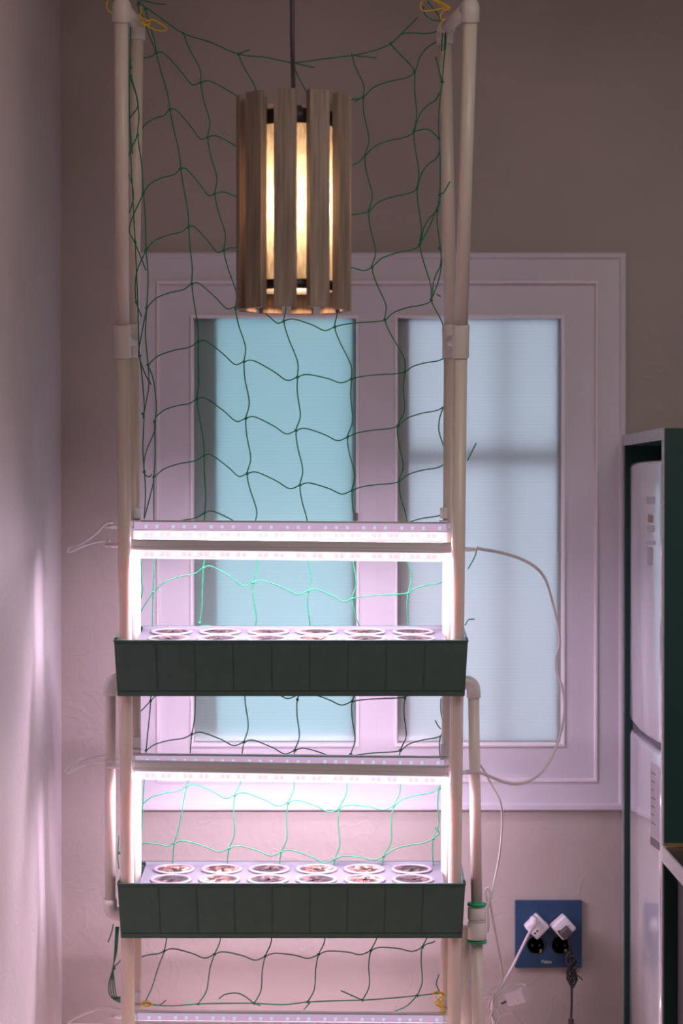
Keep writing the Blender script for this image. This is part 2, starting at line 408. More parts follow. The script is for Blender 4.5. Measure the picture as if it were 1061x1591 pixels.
# ------------------------------------------------------------ planters and pots
def place(mx, p): return mx @ Vector(p)
ORD = ['first', 'second', 'third', 'fourth', 'fifth', 'sixth']
def planter(u0, u1, v, D, th, which, tilt, clays):
    a, c = P(u0, v, D), P(u1, v, D)
    W = (c - a).length; H = .1215; DP = .215
    mx = Matrix.Translation((a + c) / 2) @ Matrix.Rotation(th, 4, 'X')
    t = thing('planter_tray', f'dark green ribbed planter trough, {which} of the two on the pipe rack', 'planter', (a + c) / 2)
    t.rotation_euler = (th, 0, 0)
    # local frame: x across, y away from the camera, z up; origin at the middle of the front rim
    b = NB(); h = W / 2; tp = .0065
    def wallq(x0, x1, y0, y1, z0, z1, taperx=0, tapery=0):
        vs0 = len(b.verts); box(b, x0, x1, y0, y1, z0, z1)
        for v_ in list(b.verts)[vs0:]:
            if abs(v_.co.z - z0) < 1e-6: v_.co.x *= (1 + taperx); v_.co.y += tapery
    k = -tp / h
    wallq(-h, h, 0, .004, -H, 0, k, .004); wallq(-h, h, DP - .004, DP, -H, 0, k, -.004)
    wallq(-h, -h + .004, 0, DP, -H, 0, k); wallq(h - .004, h, 0, DP, -H, 0, k)
    box(b, -h + tp, h - tp, .004, DP - .004, -H, -H + .004)
    box(b, -h - .0012, h + .0012, -.0015, .006, -.004, 0, .0008)
    box(b, -h - .0012, h + .0012, DP - .006, DP + .0015, -.004, 0, .0008)
    box(b, -h - .0012, -h + .005, 0, DP, -.004, 0); box(b, h - .005, h + .0012, 0, DP, -.004, 0)
    box(b, -h + .007, h - .007, .0015, .006, -H - .001, -H + .009, .0008)
    # ribbed front: raised panels between grooves
    gx = [-h + .001] + [(-275 + 65 + 59.8 * i) / 550 * W for i in range(8)] + [h - .001]
    for x0, x1 in zip(gx, gx[1:]):
        vs0 = len(b.verts); box(b, x0 + .0017, x1 - .0017, -.0014, .003, -H + .011, -.009, .0005)
        for v_ in list(b.verts)[vs0:]:
            f = (-.009 - v_.co.z) / H; v_.co.y += .004 * f; v_.co.x *= (1 - (tp / h) * f)
    obj('trough', b, 'tray', t)
    # lid with two rows of round holes
    b = NB(); px = .1069; py = .100; hr = .0385; zl = -.0075; lh = .335
    y00 = .0075; yc = [.0575 + .0, .0575 + py]
    for j in range(2):
        for i in range(6):
            cx = (i - 2.5) * px; cy = yc[j]; x0, x1 = cx - px / 2, cx + px / 2; y0, y1 = cy - py / 2, cy + py / 2
            if i == 0: x0 = -lh
            if i == 5: x1 = lh
            if j == 0: y0 = y00
            if j == 1: y1 = DP - .007
            N = 32; inn, out = [], []
            for q in range(N):
                an = 2 * PI * q / N + PI / 4 * 0; dx, dy = math.cos(an), math.sin(an)
                inn.append(b.verts.new((cx + hr * dx, cy + hr * dy, zl)))
                tx = ((x1 - cx) if dx > 0 else (cx - x0)) / abs(dx) if abs(dx) > 1e-6 else 9
                ty = ((y1 - cy) if dy > 0 else (cy - y0)) / abs(dy) if abs(dy) > 1e-6 else 9
                tt = min(tx, ty); out.append(b.verts.new((cx + tt * dx, cy + tt * dy, zl)))
            for q in range(N): b.faces.new((inn[q], inn[(q + 1) % N], out[(q + 1) % N], out[q]))
            for sx, sy in ((x0, y0), (x1, y0), (x0, y1), (x1, y1)):   # fill the cut corners
                best = sorted(out, key=lambda v_: (v_.co - Vector((sx, sy, zl))).length)[:2]
                b.faces.new((best[0], best[1], b.verts.new((sx, sy, zl))))
    bmesh.ops.solidify(b, geom=b.faces[:], thickness=.002)
    # upturned edge along the back
    box(b, -lh, lh, DP - .0075, DP - .0045, zl, -.0005)
    obj('lid', b, 'lid', t, label='pale lid with twelve round holes')
    # pots
    for j in range(2):
        for i in range(6):
            row = 'front' if j == 0 else 'back'
            where = ORD[i] + ' from the left'
            loc = mx @ Vector(((i - 2.5) * px, yc[j], zl))
            kind = 'clay' if (i, j) in clays else 'dark'
            p = thing('planting_pot', f'pot of {"reddish pebbles" if kind == "clay" else "dark soil"}, {where}, {row} row of the {which} planter', 'pot', loc, f'planting pots in the {which} planter')
            p.rotation_euler = (th, 0, random.uniform(0, 0.1))
            o = POT_BODY.copy(); COL.objects.link(o); o.parent = p
            o = POT_RIM.copy(); COL.objects.link(o); o.parent = p
            o = (POT_SOIL[kind]).copy(); COL.objects.link(o); o.parent = p; o.rotation_euler = (0, 0, random.uniform(0, 6))
    return t, mx
# prototypes of the pot parts
def proto(name, bm, m, smooth=True):
    me = bpy.data.meshes.new(name); bmesh.ops.recalc_face_normals(bm, faces=bm.faces); bm.to_mesh(me); bm.free(); me.materials.append(M[m])
    for p in me.polygons: p.use_smooth = smooth
    return bpy.data.objects.new(name, me)
POT_BODY = proto('cup', lathe(NB(), [(.0380, .001), (.0370, -.004), (.030, -.075), (0.0001, -.076)]), 'pot')
POT_RIM = proto('rim', lathe(NB(), [(.0380, .0003), (.0388, .0036), (.0402, .0052), (.0450, .0046), (.0466, .0028), (.0464, .0008), (.0385, .0002)]), 'potw')
POT_SOIL = {}
for k_, m_ in (('dark', 'soil_dark'), ('clay', 'soil_clay')):
    b = NB(); prof = [(.0001, 0), (.008, 0), (.016, 0), (.023, 0), (.030, 0), (.0378, .0010)]
    lathe(b, prof, seg=28)
    for v_ in b.verts: v_.co.z += random.uniform(-.0015, .0025) if v_.co.xy.length < .034 else 0
    for v_ in b.verts: v_.co.z += .0012
    POT_SOIL[k_] = proto('growing_medium', b, m_, False)
trayU, mxU = planter(177, 727, 994.5, 5.25, .088, 'upper', 0, {(3, 0)})
trayL, mxL = planter(182.5, 723, 1372.5, 5.337, .076, 'lower', 0, {(0, 1), (1, 1), (1, 0), (3, 1), (4, 1), (4, 0)})
# a seedling in the upper planter
c = mxU @ Vector((1.5 * .1069 - .01, .0575 - .01, -.004))
t = thing('seedling', 'tiny bright green seedling sprouting in a front pot of the upper planter', 'seedling', c)
obj('stem', tube(NB(), spline([(0, 0, 0), (.001, 0, .006), (0, .001, .012)], 4), .0008, 8), 'leaf', t)
for s in (-1, 1):
    b = NB(); vs = []
    for q in range(13):
        a_ = q / 12 * 2 * PI; vs.append((s * (.005 + .005 * math.cos(a_)), .003 * math.sin(a_), .012 + .002 * math.cos(a_)))
    vv = [b.verts.new(v_) for v_ in vs[:-1]]; b.faces.new(vv); bmesh.ops.solidify(b, geom=b.faces[:], thickness=.0006)
    obj('leaf', b, 'leaf', t)

# ------------------------------------------------------------ grow light bars
LED_MESH = {}
for k_ in ('ledw', 'ledp', 'reflw', 'reflp'):  # the last two are painted reflections, not diodes
    LED_MESH[k_] = proto('led', box(NB(), -.0034, .0034, -.0022, .0022, -.0072, 0, .0008), k_, False)
def light_bar(L, R, D0, D1, label, power, hh=.0225, plugs=(1, 1), led_reflection=False, ph=0):
    a, c = P(L[0], L[1], D0), P(R[0], R[1], D1); ln = (c - a).length; mid = (a + c) / 2
    t = thing('grow_light', label, 'grow light', mid, 'pink-white grow light bars on the rack')
    ax = (c - a).normalized()
    rot = Matrix((ax, Vector((0, 0, 1)).cross(ax).normalized(), ax.cross(Vector((0, 0, 1)).cross(ax).normalized()))).transposed()
    t.rotation_euler = (rot).to_euler()
    h = ln / 2; w_ = .0125
    def prism(prof, x0, x1):
        b = NB(); A = [b.verts.new((x0, y, z)) for y, z in prof]; B = [b.verts.new((x1, y, z)) for y, z in prof]
        n = len(prof)
        for q in range(n): b.faces.new((A[q], A[(q + 1) % n], B[(q + 1) % n], B[q]))
        b.faces.new(A[::-1]); b.faces.new(B); return b
    # housing profile with shoulder grooves, z = 0 at its lower edge
    hp = [(-w_, 0), (-w_, .005), (-w_ + .0022, .0062), (-w_ + .0022, .0085), (-w_ + .0004, .0098), (-w_ + .0006, hh - .003), (-w_ + .004, hh), (w_ - .004, hh), (w_ - .0006, hh - .003), (w_ - .0004, .0098), (w_ - .0022, .0085), (w_ - .0022, .0062), (w_, .005), (w_, 0)]
    obj('housing', prism(hp, -h, h), 'alu', t)
    lp = [(w_ - .0012, -.0002)] + [(math.cos(q / 10 * PI) * (w_ - .001), -math.sin(q / 10 * PI) ** .6 * .0195 - .0004) for q in range(0, 11)] + [(-w_ + .0012, -.0002)]
    b = NB(); A = [b.verts.new((-h + .004, y, z)) for y, z in lp]; B = [b.verts.new((h - .004, y, z)) for y, z in lp]
    for q in range(len(lp) - 1): b.faces.new((A[q], A[q + 1], B[q + 1], B[q]))
    obj('lens', b, 'lens', t, True)
    b = NB(); box(b, -h + .006, h - .006, -.008, .008, -.0016, -.0004); obj('led_board', b, 'capw', t)
    n = 56
    for q in range(n):
        x = -h + .02 + (ln - .04) * q / (n - 1)
        src = LED_MESH['ledp' if (q % 7) in (1, 2, 4, 5) else 'ledw']
        o = src.copy(); COL.objects.link(o); o.parent = t; o.location = (x, -.0085, -.0048)
        if led_reflection:
            o = LED_MESH['reflp' if (q % 7) in (0, 2, 4, 5) else 'reflw'].copy(); COL.objects.link(o); o.parent = t; o.location = (x, -.0125, .0125)
    if led_reflection:
        b = NB(); box(b, -h + .006, h - .006, -.0138, -.0122, .0035, hh - .004); obj('painted_glow_strip', b, 'led_reflection', t)  # glowing strip paints the LED reflection on the housing face
    for s, on in ((-1, plugs[0]), (1, plugs[1])):
        b = prism([(y * 1.06, z * 1.03 - .0003) for y, z in hp] , s * h - .004, s * h + .004)
        e = obj('end_cap', b, 'capw', t)
        if on:
            b = tube(NB(), [(s * (h + .003), 0, .008), (s * (h + .045), 0, .008), (s * (h + .047), 0, .008), (s * (h + .060), 0, .008)], [.0055, .005, .0035, .003], 14)
            for q in range(3): tube(b, [(s * (h + .047 + q * .004), 0, .008), (s * (h + .049 + q * .004), 0, .008)], .0048, 12)
            obj('plug', b, 'capw', t)
    area('grow_light_glow', (0, 0, -.0225), (0, 0, 0), ln - .02, .018, power * .44, LED_C, t)
    area('grow_light_glow', (0, -.0150, -.0125), (-.62, 0, 0), ln - .02, .012, power * .27, LED_C, t)
    area('grow_light_glow', (0, .0150, -.0125), (.5, 0, 0), ln - .02, .012, power * .12, LED_C, t)
    return t, mid, rot
light_bar((205, 824), (697, 827), 5.365, 5.365, 'back one of the two glowing grow light bars above the upper planter', LED_P * .8, led_reflection=True, plugs=(1, 0))
light_bar((205, 853.5), (697, 859), 5.315, 5.315, 'front grow light bar, silver topped, above the upper planter', LED_P)
light_bar((207, 1186), (694, 1190.5), 5.44, 5.44, 'back one of the two glowing grow light bars above the lower planter', LED_P * .8, led_reflection=True, plugs=(1, 0))
light_bar((207, 1197), (694, 1205.5), 5.395, 5.395, 'front grow light bar, silver topped, above the lower planter', LED_P)
light_bar((210, 1585), (692, 1589), 5.485, 5.485, 'glowing grow light bar at the bottom edge, below both planters', LED_P * .8, led_reflection=True, plugs=(1, 0))
light_bar((210, 1603), (692, 1607), 5.44, 5.44, 'silver topped grow light bar at the very bottom, in front of the lowest one', LED_P)

# ------------------------------------------------------------ water pipes beside the planters
t = thing('water_pipe', 'narrow white pipe with two elbows joining the planters on their left side', 'pipe', P(171, 1240, 5.43))
bpy.context.view_layer.update()
def elbow_path(p, d1, d2, r=.02):
    return [p + d1 * .034, p + d1 * r] + [p + d1 * r * (1 - q) ** 2 + d2 * r * q ** 2 for q in (.2, .4, .6, .8)] + [p + d2 * r, p + d2 * .03]
DN, UPV, RT, LT = Vector((0, 0, -1)), Vector((0, 0, 1)), Vector((1, 0, 0)), Vector((-1, 0, 0))
a, c = P(171.5, 1056, 5.39), P(171, 1420, 5.46)
part('pipe', tube(NB(), [a + DN * .01, c + UPV * .01], .0120, 18), 'pvc', t)
part('elbow', tube(NB(), elbow_path(a, (c - a).normalized(), RT), .0150, 20), 'pvc_d', t)
part('elbow', tube(NB(), elbow_path(c, (a - c).normalized(), RT), .0150, 20), 'pvc_d', t)
t = thing('drain_pipe', 'white drain pipe with a green ringed union right of the planters', 'pipe', P(741, 1430, 5.44))
bpy.context.view_layer.update()
a, m1, c = P(735.5, 1060, 5.38), P(740.5, 1402, 5.44), P(743, 1600, 5.46)
part('pipe', tube(NB(), [a + DN * .01, m1], .0125, 18), 'pvc', t)
part('elbow', tube(NB(), elbow_path(a, (m1 - a).normalized(), LT), .0155, 20), 'pvc_d', t)
m2 = P(741, 1466, 5.445)
part('pipe', tube(NB(), [m2, c, Vector((c.x, c.y, .02))], .0132, 18), 'pvc', t)
def cyl_at(v, r, hgt, mtl, nm, u=740.8):
    c_ = P(u, v, 5.44); part(nm, tube(NB(), [c_ + Vector((0, 0, -hgt / 2)), c_ + Vector((0, 0, -hgt / 2 + .001)), c_ + Vector((0, 0, hgt / 2 - .001)), c_ + Vector((0, 0, hgt / 2))], [r * .96, r, r, r * .96], 28), mtl, t)
cyl_at(1405, .0215, .006, 'valveg', 'green_ring'); cyl_at(1419, .0205, .027, 'pvc_d', 'union_body')
cyl_at(1430.5, .0185, .004, 'capw', 'union_seam'); cyl_at(1446, .0205, .038, 'pvc_d', 'union_body'); cyl_at(1463, .0225, .006, 'valveg', 'green_ring')
a, c = P(723.5, 1440, 5.47), P(724, 1600, 5.5)
p_ = tube(NB(), [a, c, Vector((c.x, c.y, .02))], .0125, 18)
tag(obj('overflow_pipe', p_, 'pvc', None, True), 'white pipe rising behind the right front leg below the lower planter', 'pipe')

# ------------------------------------------------------------ green net
def nD(v): return bD(v) + .018 + (.035 if v > 900 else .035 * max(0, (v - 700) / 200)) + .0
nb = NB()
NR = .0015
def strand(pts, off=0, r=NR, k=7):
    q = spline([P(u, v, nD(v) + off) for u, v in pts], k); tube(nb, q, r, 6)
def knot(u, v, off=0):
    c_ = P(u, v, nD(v) + off)
    bmesh.ops.create_icosphere(nb, subdivisions=1, radius=.0040, matrix=Matrix.Translation(c_) @ Matrix.Rotation(random.random() * 3, 4, 'Y') @ Matrix.Diagonal((1.15, .8, .9, 1)))
def wiggle(pts, amp=3.0, sgn=1):
    out = [pts[0]]
    for (a_, b_) in zip(pts, pts[1:]):
        L_ = math.hypot(b_[0] - a_[0], b_[1] - a_[1]); s = sgn * amp * min(1, L_ / 80)
        out += [(a_[0] + (b_[0] - a_[0]) * .3 + s * .1, a_[1] + (b_[1] - a_[1]) * .3), (a_[0] + (b_[0] - a_[0]) * .72 + s, a_[1] + (b_[1] - a_[1]) * .72), b_]
    return out
COLS = dict(
 Z=[(216, 6), (224, 40)],
 A=[(226, 14), (243, 82), (264, 170), (281, 262), (293, 352), (298, 441), (308, 531), (306, 620), (317, 708), (318, 797), (316, 882), (310, 968), (306, 1050), (298, 1141), (290, 1222), (271, 1310), (262, 1400), (255, 1478), (225, 1558)],
 B=[(285, 52), (312, 128), (323, 213), (334, 301), (348, 389), (366, 480), (379, 562), (382, 650), (384, 736), (396, 815), (393, 905), (392, 985), (381, 1065), (379, 1153), (365, 1235), (356, 1318), (345, 1400), (333, 1483), (308, 1560)],
 C=[(370, 84), (398, 153), (410, 240), (420, 320), (430, 410), (441, 499), (462, 586), (460, 669), (466, 754), (474, 835), (479, 918), (474, 1000), (462, 1087), (458, 1166), (448, 1247), (437, 1324), (425, 1400), (412, 1486), (395, 1559)],
 D=[(455, 97), (478, 165), (490, 240), (500, 320), (512, 415), (520, 508), (546, 589), (540, 679), (547, 762), (548, 845), (547, 930), (560, 1010), (547, 1090), (545, 1172), (527, 1256), (520, 1335), (508, 1410), (495, 1483), (478, 1557)],
 E=[(547, 86), (564, 151), (567, 242), (573, 328), (578, 415), (598, 497), (629, 578), (618, 662), (620, 748), (627, 832), (634, 921), (625, 1000), (629, 1085), (622, 1166), (612, 1252), (596, 1330), (586, 1405), (576, 1477), (563, 1554)],
 F=[(607, 68), (644, 112), (643, 204), (648, 292), (652, 380), (670, 466), (689, 512)],
)
BUL = dict(A=2, B=6, C=6, D=6, E=7, F=4, Z=1)
for k_, pts in COLS.items():
    strand(wiggle(pts, BUL[k_], 1))
    for q in pts[1:]:
        knot(*q)
    knot(*pts[0])
strand([(689, 556 - 44), (690, 560), (694, 620), (700, 700)], .03)
strand(wiggle([(685, 1085), (683, 1150), (682, 1225), (673, 1303), (668, 1400), (656, 1472), (648, 1547)], 6))
for q in ((682, 1225), (673, 1303), (656, 1472), (648, 1547)): knot(*q)
def row(pts, hump=4.5, sag=6):
    out = [pts[0]]
    for a_, b_ in zip(pts, pts[1:]):
        dx, dy = b_[0] - a_[0], b_[1] - a_[1]; s = min(1, abs(dx) / 75)
        if dy >= -6:
            out += [(a_[0] + dx * .18, a_[1] + dy * .12 - hump * s), (a_[0] + dx * .55, a_[1] + dy * .62 - 0), (a_[0] + dx * .8, a_[1] + dy * .95 + sag * s), b_]
        else:
            out += [(a_[0] + dx * .2, a_[1] + dy * .38), (a_[0] + dx * .5, a_[1] + dy * .62), (a_[0] + dx * .82, a_[1] + dy * .76), b_]
    return out
strand([(213, 2), (250, 28), (285, 52), (328, 66), (370, 84), (412, 89), (455, 97), (500, 92), (547, 86), (580, 79), (607, 68), (627, 52), (665, 52), (688, 45)])
ROWS = [
 [(202, 105), (243, 82), (312, 128), (398, 153)],
 [(478, 165), (564, 151), (644, 112), (688, 48)],
 [(216, 208), (264, 170), (323, 213), (410, 240)],
 [(500, 290), (567, 242), (643, 204), (684, 140)],
 [(222, 300), (281, 262), (334, 301), (420, 320)],
 [(500, 345), (573, 328), (648, 292), (684, 232)],
 [(227, 388), (293, 352), (348, 389), (430, 392)],
 [(512, 418), (578, 415), (652, 380), (684, 312)],
 [(228, 478), (298, 441), (366, 476)],
 [(390, 480), (441, 499), (520, 508), (598, 497), (670, 466), (686, 400)],
 [(230, 567), (308, 531), (379, 562), (462, 586), (546, 589), (629, 578), (692, 555)],
 [(242, 648), (306, 620), (382, 650), (460, 669), (540, 679), (618, 662), (692, 630)],
 [(240, 741), (317, 708), (384, 736), (466, 754), (547, 762), (620, 748), (692, 720)],
 [(240, 830), (318, 797), (396, 815), (474, 835), (548, 845), (627, 818), (690, 797)],
 [(239, 920), (316, 882), (393, 905), (479, 918), (547, 930), (634, 921), (690, 902)],
 [(236, 1000), (310, 975), (392, 990), (474, 1000), (560, 1010), (625, 1000), (690, 985)],
 [(234, 1089), (306, 1055), (381, 1065), (462, 1080), (547, 1090), (629, 1083), (690, 1065)],
 [(227, 1166), (298, 1141), (379, 1153), (458, 1166), (545, 1176), (622, 1166), (690, 1140)],
 [(222, 1249), (290, 1222), (365, 1235), (448, 1247), (527, 1256), (612, 1252), (682, 1225)],
 [(215, 1314), (271, 1310), (356, 1318), (437, 1324), (520, 1335), (596, 1330), (673, 1303)],
 [(212, 1492), (255, 1478), (333, 1483), (412, 1486), (495, 1483), (576, 1477), (656, 1472), (676, 1462)],
]
for r_ in ROWS: strand(row(r_))
strand([(222, 1559), (262, 1563), (308, 1560), (352, 1559), (395, 1559), (440, 1561), (478, 1557), (520, 1555), (563, 1554), (606, 1551), (648, 1547), (684, 1543)])
# left bundle wrapping the back left pipe
FO = -.055
strand([(203, 36), (202, 80), (201, 140), (202, 210), (206, 300), (210, 376), (214, 470), (216, 540), (217, 553), (222, 600), (224, 640), (222, 700), (226, 760), (224, 806)], FO)
strand([(203, 90), (203, 120), (212, 150), (216, 180), (214, 210), (220, 255), (223, 300), (226, 345), (227, 388), (230, 430), (228, 478), (226, 520), (230, 567), (231, 600), (224, 640), (222, 650)], FO)
strand([(203, 118), (210, 140), (214, 165), (203, 182), (202, 193), (206, 240)], FO)
strand([(214, 210), (200, 240), (201, 242)], FO); strand([(200, 270), (206, 290), (207, 310), (200, 332)], FO)
strand([(223, 300), (205, 340), (201, 360), (209, 376), (227, 420)], FO)
strand([(227, 388), (212, 425), (211, 465), (220, 492)], FO)
strand([(228, 478), (218, 530), (216, 552), (225, 580), (235, 598)], FO)
strand([(230, 567), (238, 590), (243, 630), (241, 655), (240, 670), (226, 705), (224, 733), (231, 741), (236, 737)], FO * .5)
strand([(240, 655), (241, 700), (239, 741), (236, 760), (224, 806)], FO * .5)
strand([(239, 741), (239, 800), (240, 860), (238, 920), (236, 1000), (234, 1089), (227, 1166), (222, 1249), (218, 1330)])
strand([(219, 868), (220, 900), (222, 915), (219, 930)], 0); strand([(238, 920), (222, 945), (216, 955)])
strand([(234, 1089), (219, 1105)])
strand([(243, 82), (228, 45), (214, 4), (245, 6), (258, 7)])
for q in ((203, 105), (203, 118), (214, 210), (223, 300), (227, 388), (228, 478), (210, 376), (212, 470), (217, 553), (222, 643), (224, 733)): knot(*q, FO)
for q in ((240, 655), (230, 567), (239, 741), (238, 920), (234, 1089), (227, 1166)): knot(*q, FO * .3)
# right bundle along the back right pipe
strand([(664, 2), (680, 22), (688, 42), (693, 60), (690, 90), (687, 127), (683, 160), (681, 190), (682, 215), (684, 260), (683, 303), (679, 340), (684, 385), (686, 410), (680, 440), (670, 466)], FO)
strand([(688, 42), (686, 79)], FO); strand([(692, 50), (690, 79)], FO, .0019)
strand([(677, 88), (682, 110), (686, 125)], FO); strand([(699, 282), (690, 298), (683, 305), (680, 330)], FO)
strand([(658, 10), (660, 22), (670, 30), (684, 33)], FO)
strand([(643, 204), (665, 201), (682, 215)]); strand([(652, 380), (668, 350), (680, 320)])
for q in ((688, 40), (687, 127), (682, 215), (683, 303), (683, 385)): knot(*q, FO)
# loose ends
for pts in ([(370, 84), (380, 80), (388, 77)], [(455, 97), (470, 101), (488, 105)], [(547, 86), (565, 88), (585, 90)], [(607, 68), (620, 56), (649, 27)], [(564, 151), (551, 158)], [(684, 570), (683, 690)][:0] or [(678, 457), (685, 461)],
            [(689, 632), (683, 650), (682, 670), (689, 693)], [(740, 688), (733, 702), (726, 716)], [(741, 853), (737, 866), (727, 884)], [(737, 962), (728, 963), (722, 972)],
            [(676, 1119), (680, 1127), (685, 1133)], [(340, 1552), (350, 1545), (368, 1543), (382, 1549), (394, 1559)], [(529, 1539), (545, 1546), (563, 1554)], [(612, 1572), (632, 1563), (648, 1547)],
            [(682, 1514), (678, 1528), (682, 1540)], [(225, 1558), (246, 1562), (258, 1554)], [(395, 1559), (405, 1563)][:2], [(482, 1549 + 8), (472, 1569)], [(673, 1303), (682, 1295), (676, 1286)],
            [(176, 1436), (173, 1450), (168, 1464)], [(185, 1298), (183, 1330), (185, 1350)], [(545, 1546), (547, 1548)]):
    if len(pts) > 1: strand(pts)
for q in range(4):
    strand([(180 + q * 1.5, 1440), (178 + q, 1480), (176, 1502), (169 + q * 3, 1530), (172 + q * 3, 1548), (187, 1558 - q * 3)], -.02 + q * .004)
strand([(177, 1502), (183, 1497), (187, 1492)]); knot(177, 1505, -.01); knot(186, 1325)
tag(obj('plant_netting', nb, 'net', None, True), 'green knotted climbing net hanging across the whole pipe rack', 'netting')

# yellow ties
def tie(loops, label, off):
    b = NB()
    for pts in loops:
        tube(b, spline([P(u, v, bD(v) + off + (j % 3 - 1) * .004) for j, (u, v) in enumerate(pts)], 7), .0017, 8)
    tag(obj('yellow_tie', b, 'yellow', None, True), label, 'tie')
tie([[(176, 22), (167, 14), (166, 4), (172, -4)], ], 'thin yellow loop behind the front left elbow, at the left', -.03)
tie([[(202, 29), (212, 27), (228, 31), (232, 38), (218, 36), (204, 30)], [(226, 33), (238, 31), (250, 37), (259, 44), (254, 48), (240, 46), (226, 38)], [(202, 30), (214, 27), (219, 20), (218, 10)], [(203, 31), (216, 32), (224, 36)], [(205, 29), (218, 35), (228, 40)]],
    'yellow tie with a long loop at the top left of the rack', -.045)
tie([[(655, 2), (653, 12), (660, 17), (678, 15), (692, 12)], [(655, 0), (668, -2), (684, 6), (698, 14), (690, 16), (684, 26), (692, 38), (704, 40), (712, 34)], [(700, 12), (685, 4), (670, -3)]],
    'yellow tie looped at the top right of the rack', -.045)
tie([[(672, 1544), (680, 1541), (690, 1545), (682, 1552), (676, 1560), (686, 1563), (691, 1556)], [(676, 1548), (688, 1566), (692, 1574), (682, 1572)], [(680, 1540), (690, 1550), (680, 1562), (692, 1568)]],
    'yellow tie knotted at the bottom right of the net', -.05)
tie([[(216, 1561), (226, 1556), (236, 1560), (228, 1564), (218, 1560)], [(222, 1556), (230, 1560), (236, 1562)]], 'small yellow tie at the bottom left of the net', -.02)

# ------------------------------------------------------------ cables
def cable(name, pts, r, m, label, cat='cable', flat=1.0):
    b = tube(NB(), spline([P(u, v, D) for u, v, D in pts], 9), r, 10, flat=flat)
    return tag(obj(name, b, m, None, True), label, cat)
cable('power_cable', [(740, 851, 5.32), (752, 854, 5.33), (775, 858, 5.37), (803, 866, 5.42), (830, 880, 5.45), (847, 900, 5.48), (858, 935, 5.5), (868, 980, 5.5), (869, 1003, 5.5), (864, 1022, 5.5), (865, 1045, 5.5), (874, 1070, 5.5), (877, 1100, 5.5), (872, 1135, 5.5), (862, 1165, 5.48), (848, 1192, 5.46), (825, 1212, 5.43), (800, 1218, 5.41), (775, 1212, 5.39), (750, 1202, 5.385), (738, 1199, 5.385), (724, 1198, 5.39)],
      .0036, 'cable', 'grey flat cable looping in front of the window between upper and lower light bars', flat=.55)
cable('link_cable', [(170, 840, 5.32), (155, 841, 5.33), (135, 846, 5.36), (112, 856, 5.38), (105, 856, 5.38), (110, 850, 5.38), (128, 844, 5.37), (150, 828, 5.35), (162, 815, 5.35), (176, 811, 5.35)], .0030, 'capw', 'short pale cable bending back at the left end of the upper light bars')
cable('link_cable', [(178, 1183, 5.4), (155, 1184, 5.4), (130, 1189, 5.42), (110, 1200, 5.43), (102, 1199, 5.43), (110, 1190, 5.43), (130, 1179, 5.43), (155, 1175, 5.43), (176, 1177, 5.43)], .0034, 'capw', 'short pale cable bending back at the left end of the lower light bars')
cable('link_cable', [(188, 1570, 5.47), (165, 1566, 5.47), (140, 1572, 5.47), (112, 1585, 5.47), (106, 1590, 5.47), (112, 1592, 5.47), (150, 1592, 5.46), (190, 1596, 5.45)], .0030, 'capw', 'short pale cable at the bottom left corner of the rack')
cable('lamp_cord', [(744, 1186, 5.45), (752, 1198, 5.5), (765, 1222, 5.52), (777, 1245, 5.52), (780, 1275, 5.54), (777, 1320, 5.56), (770, 1360, 5.58), (764, 1386, 5.58), (761, 1400, 5.58), (766, 1430, 5.6), (774, 1475, 5.62), (780, 1510, 5.64), (780, 1522, 5.66), (768, 1548, 5.66), (764, 1570, 5.66), (770, 1600, 5.66)], .0026, 'cable', 'thin white cord falling from the lower light bars past the green ringed union')
cable('tied_cord', [(757, 1400, 5.56), (754, 1384, 5.56), (759, 1380, 5.56), (762, 1395, 5.56), (757, 1412, 5.56), (759, 1430, 5.56), (757, 1448, 5.56)], .0030, 'cable', 'white cord loop strapped beside the union on the drain pipe')
b = NB()
for q, (dx, ph) in enumerate(((0, 0), (3, 1.2), (-2, 2.5), (5, 3.6))):
    pts = [P(766 + dx + 5 * math.sin(ph + j * 1.1), 1545 + j * 9, 5.6 + .01 * math.cos(ph + j)) for j in range(8)]
    tube(b, spline(pts, 6), .0024, 8)
tube(b, spline([P(733, 1540, 5.62), P(752, 1541, 5.62), P(766, 1548, 5.62), P(770, 1560, 5.62)], 6), .0024, 8)
tube(b, spline([P(752, 1551, 5.62), P(764, 1550, 5.62), P(772, 1545, 5.62), P(790, 1532, 5.63), P(812, 1529, 5.64), P(816, 1534, 5.63)], 6), .0024, 8)
tag(obj('cord_bundle', b, 'cable', None, True), 'tangle of white cords gathered at the floor end right of the rack', 'cable')
b = NB()
tube(b, [P(783, 1563, 5.7), P(812, 1590, 5.7)], .0012, 6); tube(b, [P(776, 1579, 5.7), P(821, 1563, 5.7)], .0012, 6)
tag(obj('loose_strip', b, 'cable', None, True), 'two thin white strips crossing below the cord switch', 'strip')

# cord switch
t = thing('cord_switch', 'small white inline switch box hanging from the cords under the socket plate', 'switch', P(801, 1549, 5.64))
t.rotation_euler = (.2, -.33, -.35)
obj('box', box(NB(), -.022, .022, -.011, .011, -.015, .015, .002), 'plug', t)
obj('stub', tube(NB(), [(-.021, 0, -.004), (-.038, 0, -.006)], .0028, 10), 'darkgrey', t)
obj('button', lathe(NB(), [(.0001, .003), (.003, .0025), (.0045, 0)], mx=Matrix.Translation((.002, -.011, -.003)) @ Matrix.Rotation(PI / 2, 4, 'X')), 'capw', t)

